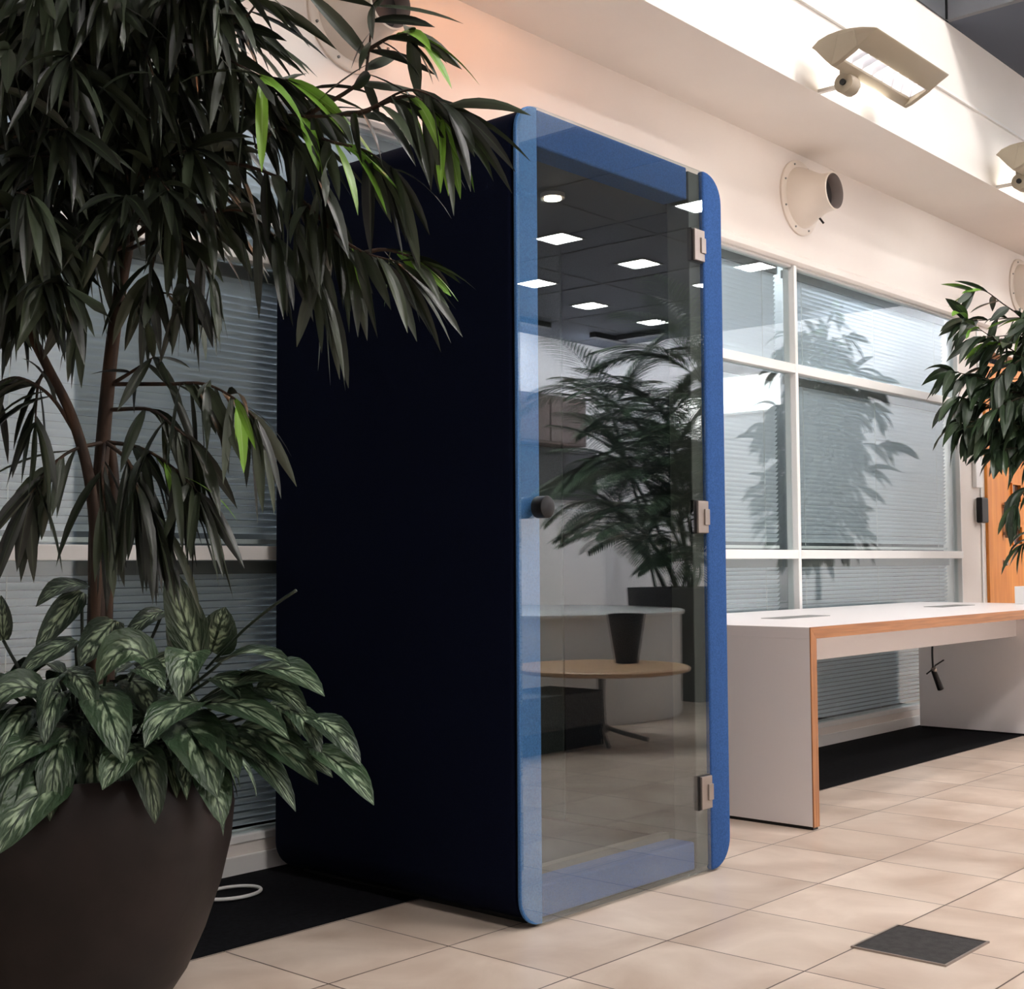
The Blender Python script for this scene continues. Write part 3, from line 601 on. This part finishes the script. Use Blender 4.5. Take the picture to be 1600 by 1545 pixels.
for k,n,L,dr_,sp_,yg in TW: twig(k,n,L,dr_,.25,.0055,yg,.35 if sp_<.4 else .45)
# dense crown: twigs fanned out of the trunks into a rounded crown
def crown(tr,cx,cy,rx,ry,n,d0,d1,nl,cut):
    for i in range(n):
        a=rnd.uniform(0,2*PI); q=math.sqrt(rnd.random())
        ex,ey=cx+rx*q*math.cos(a),cy+ry*q*math.sin(a)
        if not cut(ex,ey): continue
        s0=min(tr,key=lambda v:abs(v[1]-(ey+rnd.uniform(0,120))))
        dd=rnd.uniform(d0,d1); mx_,my_=(s0[0]*.5+ex*.5),(s0[1]*.5+ey*.5)-rnd.uniform(10,50)
        twig([(s0[0],s0[1],3.12),(mx_,my_,(3.12+dd)/2),(ex,ey,dd)],nl,rnd.uniform(.16,.20),rnd.uniform(1.2,2.1),.35,.005,0,.5)
trk=[(200,380),(206,300),(200,220),(196,160),(190,90),(186,20),(182,-60)]; trk2=[(75,575),(40,505),(5,420),(-20,350),(-40,250),(-50,150)]
crown(trk,235,150,225,235,58,2.75,3.35,13,lambda x,y:y<370 and not (x>375 and y<130))
crown(trk2,35,240,135,240,34,2.7,3.3,12,lambda x,y:y<450)
crown(trk,210,-30,210,90,16,2.7,3.2,12,lambda x,y:x<370)
crown(trk2,20,430,60,90,9,2.8,3.2,11,lambda x,y:x<60)
obj('branches',tw,'bark',tree,smooth='all')
LV.build('foliage','leaf',tree)
o=LY.build('young_foliage','leafy',tree); o['label']='bright yellow green young leaves'
# ---------------------------------------------------------------- broad leaves below the tree
ug=thing('leafy_undergrowth',PC+Vector((0.02,0,.485)),'broad silvery green variegated leaves spilling over the bronze pot','plant')
LA=Leaves(); stk=bmesh.new()
HL=[ # base, arch height px, tip, width px, dist base, dist tip, value
 ((235,1035),35,(152,1066),62,2.98,2.90,.9,'f'),((308,1030),0,(262,884),54,3.05,3.0,.3,'s'),((300,1020),22,(280,1096),60,3.0,2.86,.6,'f'),
 ((150,1080),20,(192,1192),66,2.95,2.76,.55,'f'),((312,1098),22,(226,1168),66,2.95,2.76,.6,'f'),((280,1128),22,(339,1247),82,2.93,2.72,.5,'f'),
 ((318,1138),18,(373,1216),56,2.92,2.74,.55,'f'),((315,1100),22,(452,1156),58,2.95,2.72,.45,'f'),((375,1135),20,(497,1226),54,2.9,2.68,.5,'f'),
 ((495,1170),10,(584,1258),50,2.75,2.58,.9,'f'),((485,1122),16,(564,1196),42,2.8,2.66,.2,'f'),((368,1160),18,(462,1268),46,2.88,2.7,.35,'f'),
 ((345,1035),18,(455,1042),44,3.0,2.85,.2,'f'),((350,1078),16,(455,1072),38,2.95,2.8,.5,'f'),((385,1050),22,(507,1088),58,2.95,2.76,.45,'f'),
 ((452,1105),14,(502,1180),40,2.85,2.72,.5,'f'),((322,1200),10,(348,1290),52,2.82,2.72,.85,'f'),((215,1170),16,(160,1234),56,2.86,2.74,.9,'f'),
 ((88,1160),22,(2,1214),62,2.92,2.78,.8,'f'),((98,1215),18,(-8,1338),72,2.85,2.68,.7,'f'),((70,1085),22,(-25,1108),54,2.95,2.85,.5,'f'),
 ((128,925),4,(55,1018),38,3.1,3.02,.1,'s'),((118,1000),8,(26,1062),44,3.05,2.95,.05,'f'),((140,915),14,(56,948),44,3.15,3.05,.0,'f'),
 ((180,970),6,(124,1042),52,3.0,2.92,.15,'f'),((255,955),8,(190,1006),30,3.1,3.02,.0,'f'),((330,1018),0,(352,948),58,3.12,3.08,.2,'s'),
 ((108,1048),12,(150,1112),44,2.98,2.88,.25,'f'),((212,1045),12,(258,1078),38,2.95,2.86,.5,'f'),((285,1025),0,(272,930),40,3.15,3.1,.0,'s'),
 ((5,1000),0,(2,930),26,3.1,3.1,.1,'s'),((300,1160),10,(288,1230),50,2.9,2.78,.1,'f'),((420,1100),14,(470,1150),44,2.88,2.78,.15,'f'),
 ((230,1120),12,(170,1150),44,3.0,2.9,.1,'f'),((60,1120),14,(20,1180),50,3.0,2.88,.1,'f'),((120,1140),14,(80,1220),54,2.98,2.84,.1,'f'),
 ((400,1075),16,(480,1118),46,2.92,2.8,.3,'f'),((330,1060),14,(400,1110),48,2.98,2.86,.2,'f'),((200,1060),12,(240,1120),46,3.0,2.9,.15,'f'),
 ((430,1165),12,(520,1215),40,2.82,2.7,.4,'f'),((340,1150),12,(420,1200),46,2.88,2.76,.2,'f'),((20,1060),14,(-40,1140),60,3.0,2.86,.2,'f'),
 ((265,1090),10,(250,1140),50,2.97,2.9,.2,'f'),((50,1190),12,(60,1260),52,2.92,2.8,.1,'f'),
]
root=PC+Vector((0,0,.50))
for (bx,by),ar,(tx,ty),wp,d0,d1,val,kd in HL:
    d0-=.0; B=P3(bx,by,d0); T=P3(tx,ty,d1); Mid=P3((bx+tx)/2,(by+ty)/2-ar,(d0+d1)/2-.01)
    pts=[]
    for i in range(9):
        u=i/8; pts.append(B*(1-u)**2+2*u*(1-u)*(2*Mid-(B+T)/2)+T*u*u)
    L=(T-B).length; w=1.15*wp/FP*(d0+d1)/2
    toc=(Vector((0,0,CAMZ))-B).normalized()
    n=(Vector((0,0,.75))+toc*.55+rv(.12)).normalized() if kd=='f' else (toc+rv(.2)).normalized()
    LA.add(None,None,L,w,0,n,fold=rnd.uniform(.15,.35),shape='broad',wave=.10,val=val,pts=pts)
    r2=root+Vector(((B.x-root.x)*.35,(B.y-root.y)*.35,-.02)); tube(stk,spline([r2,(r2+B)/2+Vector((0,0,.05)),B],5),.004,6)
for i in range(26):   # leaves lopping over the rim
    a=-PI*.9+PI*1.25*(i+rnd.random())/26; rr_=rnd.uniform(.20,.29); p=root+Vector((math.cos(a)*rr_,math.sin(a)*rr_,rnd.uniform(.04,.15)))
    LA.add(p,Vector((math.cos(a),math.sin(a),rnd.uniform(0,.5))),rnd.uniform(.17,.22),rnd.uniform(.07,.09),rnd.uniform(1.8,2.8),(UPN*.7+Vector((math.cos(a),math.sin(a),0))+rv(.2)).normalized(),fold=.25,shape='broad',wave=.1,seg=8,val=rnd.random()*.8)
    tube(stk,spline([root+Vector((math.cos(a)*.03,math.sin(a)*.03,-.02)),(root+p)/2+Vector((0,0,.03)),p],4),.004,6)
for i in range(46):   # inner, shaded leaves around the stems
    a=rnd.uniform(0,2*PI); p=root+Vector((math.cos(a)*rnd.uniform(.04,.22),math.sin(a)*rnd.uniform(.04,.22),rnd.uniform(.03,.26)))
    dv=Vector((math.cos(a),math.sin(a),rnd.uniform(.1,.9))); LA.add(p,dv,rnd.uniform(.16,.24),rnd.uniform(.06,.085),rnd.uniform(1.2,2.4),(UPN+rv(.25)).normalized(),fold=.25,shape='broad',wave=.1,seg=8,val=rnd.random()*.35)
    tube(stk,spline([root+Vector((math.cos(a)*.03,math.sin(a)*.03,-.02)),(root+p)/2+Vector((0,0,.02)),p],4),.004,6)
tube(stk,spline([P3(322,1045,3.0),P3(380,985,2.95),P3(425,948,2.9),P3(463,922,2.88)],5),[.0035]*16,6)
obj('stems',stk,'leafr',ug,smooth='all'); LA.build('foliage','agl',ug)
# ---------------------------------------------------------------- right tree beyond the table
TC=Vector((8.62,2.45,0))
rp=thing('plant_pot',TC,'dark pot beyond the long table, out of sight at right','plant pot')
bm=bmesh.new(); lathe(bm,[(.2,0),(.26,.2),(.28,.4),(.265,.44),(.25,.43),(.25,.40)],TC,48); obj('pot_body',bm,'potL',rp,smooth=True)
bm=bmesh.new(); lathe(bm,[(.252,.40),(.001,.41)],TC,32,capb=False); obj('soil',bm,'soil',rp)
rt=thing('indoor_tree',TC+Vector((0,0,.41)),'broad leaved indoor tree at the right edge before the orange door','tree')
bm=bmesh.new(); limb(bm,[TC+Vector((0,0,.38)),TC+Vector((.02,0,1.0)),TC+Vector((-.02,.03,1.6)),TC+Vector((0,0,2.2)),TC+Vector((.05,0,2.7))],.024,.010,10); obj('trunk',bm,'bark',rt,smooth='all')
LV=Leaves(); LY=Leaves(); tw=bmesh.new()
def leaf_r(p,t,L,droop,young=False,spread=.5):
    out=(t*.9+rv(spread)+Vector((0,0,-.2))).normalized(); L*=rnd.uniform(.7,1.1); w=L*rnd.uniform(.20,.27)
    if (p+out*L).y>3.42: out.y-=.9; out.normalize()
    (LY if young else LV).add(p,out,L,w,droop*rnd.uniform(.6,1.2),(UPN*.8+rv(.5)).normalized(),fold=rnd.uniform(.1,.4),val=rnd.random()**1.4)
def twig_r(keys,n,L=.24,droop=1.3,young=0,spread=.5,start=.3):
    s=limb(tw,[Vector(P3(*k)) for k in keys],.007,.002,6,6); m=len(s)-1
    for i in range(n):
        f=(start+(1-start)*(i+.5)/n)*m; a=int(min(f,m-1)); leaf_r(s[a].lerp(s[a+1],f-a),(s[a+1]-s[a]).normalized(),L,droop,rnd.random()<young,spread)
    for k in range(4): leaf_r(s[-1],(s[-1]-s[-2]).normalized(),L,droop*.7,rnd.random()<young,.4)
d=8.0
R_=[([(1735,560,8.1),(1640,520,8.0),(1575,480,7.9),(1540,455,7.9),(1520,455,7.9)],9,.22,.4,.35),
 ([(1735,640,8.1),(1640,580,8.0),(1570,540,7.9),(1510,500,7.8)],16,.24,1.3,.15),
 ([(1735,700,8.1),(1640,640,8.0),(1560,600,7.9),(1490,580,7.8)],30,.25,1.6,.0),
 ([(1735,700,8.1),(1640,660,8.0),(1570,640,7.9),(1500,620,7.8)],30,.25,1.7,.0),
 ([(1735,760,8.1),(1640,700,8.0),(1560,660,7.9),(1500,660,7.8)],30,.26,2.0,.0),
 ([(1735,760,8.1),(1650,710,8.0),(1590,700,7.9),(1560,705,7.8)],14,.26,2.0,.0),
 ([(1735,600,8.1),(1660,560,8.0),(1600,560,7.9),(1560,590,7.8)],18,.25,1.5,.02),
 ([(1735,560,8.1),(1670,520,8.0),(1600,500,7.9)],14,.22,1.2,.25),
 ([(1735,640,8.1),(1660,620,8.0),(1600,620,7.8),(1555,640,7.7)],16,.25,1.6,.0),
 ([(1735,800,8.1),(1670,760,8.0),(1610,760,7.8),(1585,790,7.7)],12,.24,1.7,.0),
 ([(1735,860,8.1),(1680,830,8.0),(1630,830,7.8),(1598,850,7.7)],9,.22,1.4,.0)]
for k,n,L,dr_,yg in R_: twig_r(k,n,L,dr_,yg)
for i in range(95):
    ey=rnd.uniform(470,850); ex=rnd.uniform(1520,1800) if ey<700 else rnd.uniform(1640,1800); dd=rnd.uniform(7.6,8.4); twig_r([(1735,ey+60,8.1),((1735+ex)/2,ey,8.0),(ex,ey,dd)],10,.24,1.5)
obj('branches',tw,'bark',rt,smooth='all'); LV.build('foliage','leafr',rt)
o=LY.build('young_foliage','leafy',rt); o['label']='bright green young leaves'
# ---------------------------------------------------------------- the far side of the hall, mirrored in the glass
def MIR(px,py,d):
    v=P3(px,py,d); v.y=2*2.41-v.y; return v
c=MIR(832,888,9.1); c.z=0; DC=c
dm=thing('round_counter',DC,'round white drum counter, seen mirrored in the booth door','counter')
bm=bmesh.new(); lathe(bm,[(.99,0),(1.0,.02),(1.0,.66)],DC,72); obj('body',bm,'drum',dm,smooth=True)
bm=bmesh.new(); lathe(bm,[(1.015,.66),(1.02,.667),(1.02,.683),(1.01,.688),(.001,.688)],DC,72); obj('countertop',bm,'drum',dm,smooth=True)
tc_=MIR(935,888,7.45); tc_.z=0
ct=thing('coffee_table',tc_,'low oval oak coffee table on a pedestal, mirrored in the booth door','table')
bm=bmesh.new(); lathe(bm,[(.46,.395),(.49,.405),(.495,.42),(.485,.428),(.001,.43)],tc_,56); obj('tabletop',bm,'tabwood',ct,smooth=True)
bm=bmesh.new(); lathe(bm,[(.04,.06),(.025,.12),(.018,.25),(.022,.36),(.10,.394)],tc_,24); obj('pedestal',bm,'alu',ct,smooth=True)
for k in range(4):
    a=PI/4+k*PI/2; bm=bmesh.new(); tube(bm,spline([tc_+Vector((0,0,.10)),tc_+Vector((math.cos(a)*.10,math.sin(a)*.10,.06)),tc_+Vector((math.cos(a)*.26,math.sin(a)*.26,.014))],5),.013,8); obj('leg',bm,'alu',ct,smooth='all')
bn=thing('low_bench',(5.2,.08,0),'low grey upholstered bench block with the shade under it as a black block, mirrored in the booth door','bench')
obj('seat',boxes((4.75,5.88,-.12,.275,.11,.30)),noise_tint(mat('bench_cloth',(.11,.115,.115),.9),(.07,.075,.075),(.15,.15,.15),70,3),bn,bevel=.01); obj('plinth_or_shade',boxes((4.76,5.87,-.11,.268,0,.11)),'rubber',bn)  # black base puts the shadow under the seat into its colour
pb=MIR(975,888,7.62); pb.z=.43
o=thing('tapered_vase',pb,'dark tapered vase standing on the oak coffee table, mirrored in glass','vase')
bm=bmesh.new(); lathe(bm,[(.062,0),(.066,.005),(.108,.27),(.110,.28),(.102,.28),(.098,.24)],pb,32); obj('body',bm,'black',o,smooth=True); bm=bmesh.new(); lathe(bm,[(.0985,.24),(.001,.24)],pb,24,capb=False); obj('fill',bm,'soil',o)
# partition, board and cabinet in front of the far wall
o=obj('low_partition',boxes((10.6,14.3,-6.30,-6.2,0,1.72)),'room',bevel=.05,seg=5); tag(o,'pale waist high partition wall mirrored behind the palms','partition')
o=thing('wall_board',(13.0,YF,1.95),'wide dark board on the far wall above the pale partition, mirrored in glass','board')
obj('board_face',boxes((11.2,XR-.3,YF+.03,YF+.05,1.9,2.5)),'screen',o); bm=bmesh.new(); ring(bm,[(11.16,1.86),(XR-.26,1.86),(XR-.26,2.54),(11.16,2.54)],[(11.2,1.9),(XR-.3,1.9),(XR-.3,2.5),(11.2,2.5)],XZ,YF+.001,YF+.06); obj('board_frame',bm,'screen',o)
o=thing('wall_cabinet',(13.2,YF,2.55),'brown wall cabinet above the dark board, mirrored in the booth door','cabinet')
obj('cabinet_body',boxes((12.4,13.95,YF+.001,YF+.35,2.56,3.2)),'brown',o,bevel=.01); obj('cabinet_door',boxes((12.43,13.16,YF+.35,YF+.37,2.59,3.17)),'brown',o,bevel=.005); obj('cabinet_door',boxes((13.19,13.92,YF+.35,YF+.37,2.59,3.17)),'brown',o,bevel=.005)
# planters with palms
def palm_planter(px,dist,hp,half,label_p,label_t,crowns):
    c=MIR(px,888,dist); c.z=0
    t=thing('square_planter',c,label_p,'planter','dark planters with palms')
    x,y=c.x,c.y
    bm=bmesh.new(); o4=[(-half*.86,-half*.86),(half*.86,-half*.86),(half*.86,half*.86),(-half*.86,half*.86)]
    lv=[[bm.verts.new((x+u*s,y+v*s,z)) for u,v in o4] for s,z in ((1,0),(1.16,hp),(1.08,hp),(1.07,hp-.06))]
    bm.faces.new(lv[0])
    for a,b in zip(lv,lv[1:]):
        for k in range(4): bm.faces.new((a[k],a[(k+1)%4],b[(k+1)%4],b[k]))
    obj('planter_body',bm,'screen',t,bevel=.006); obj('soil',boxes((x-half*.9,x+half*.9,y-half*.9,y+half*.9,hp-.08,hp-.05)),'soil',t)
    p=thing('palm',c+Vector((0,0,hp-.05)),label_t,'palm tree','feathery palms in planters')
    PL=Leaves(); st=bmesh.new()
    for (ppx,ppy,dd,nf,fl) in crowns:
        cc=MIR(ppx,ppy,dd); b0=c+Vector((rnd.uniform(-.1,.1),rnd.uniform(-.1,.1),hp-.06)); tube(st,spline([b0,(b0+cc)/2+Vector((.03,.02,0)),cc],6),.014,8)
        for i in range(nf):
            a=2*PI*i/nf+rnd.uniform(-.3,.3); el=rnd.uniform(.35,1.3); d_=Vector((math.cos(a)*math.cos(el),math.sin(a)*math.cos(el),math.sin(el))); q=cc.copy(); rach=[q.copy()]
            bend=rnd.uniform(.9,1.7); Lf=fl*rnd.uniform(.8,1.1)
            for k in range(12):
                d_=(d_+Vector((0,0,-1))*bend/12).normalized(); q=q+d_*Lf/12; rach.append(q.copy())
            tube(st,rach,[.006-.0004*k for k in range(13)],5)
            for k in range(2,13):
                for h2 in (0,.5):
                    if k+h2>12: continue
                    pp=rach[k] if h2==0 else rach[k].lerp(rach[k+1] if k<12 else rach[k],.5); tt=(rach[min(k+1,12)]-rach[k-1]).normalized(); sdd=tt.cross(UPN).normalized()
                    for sg in (-1,1):
                        ll=.30*math.sin(PI*min(1,(k+h2)/13*.85+.12))+.06
                        PL.add(pp,(tt*.75+sdd*sg*.8+Vector((0,0,.12))),ll*fl/1.0,.020,.5,UPN,fold=.3,seg=4,val=rnd.random()*.7)
    obj('stems',st,'palm',p,smooth='all'); PL.build('foliage','palm',p)
palm_planter(1075,9.9,.82,.30,'dark square planter nearer the drum counter, mirrored in the booth door','feathery palm in the nearer planter, mirrored in the booth door',
  [(1040,655,9.9,15,.8),(1005,750,9.8,14,.75),(1095,600,9.6,15,.95),(1060,820,9.7,15,.8),(1110,740,9.9,14,.9),(1045,730,9.9,16,.9),(1010,840,9.7,14,.7),(1090,870,9.8,12,.6)])
palm_planter(1040,11.0,.80,.24,'dark square planter farther back beside the partition, mirrored in the booth door','feathery palm in the farther planter, mirrored in the booth door',
  [(955,650,11.2,16,.95),(985,740,11.0,15,.85),(965,800,11.2,12,.7),(990,850,11.1,14,.7)])
# ---------------------------------------------------------------- light and view
w=bpy.data.worlds.new('world'); SC.world=w; w.use_nodes=True; w.node_tree.nodes['Background'].inputs[0].default_value=(.5,.55,.7,1); w.node_tree.nodes['Background'].inputs[1].default_value=.02
SC.view_settings.view_transform='Standard'; SC.view_settings.look='None'; SC.view_settings.gamma=1; SC.view_settings.exposure=0.42
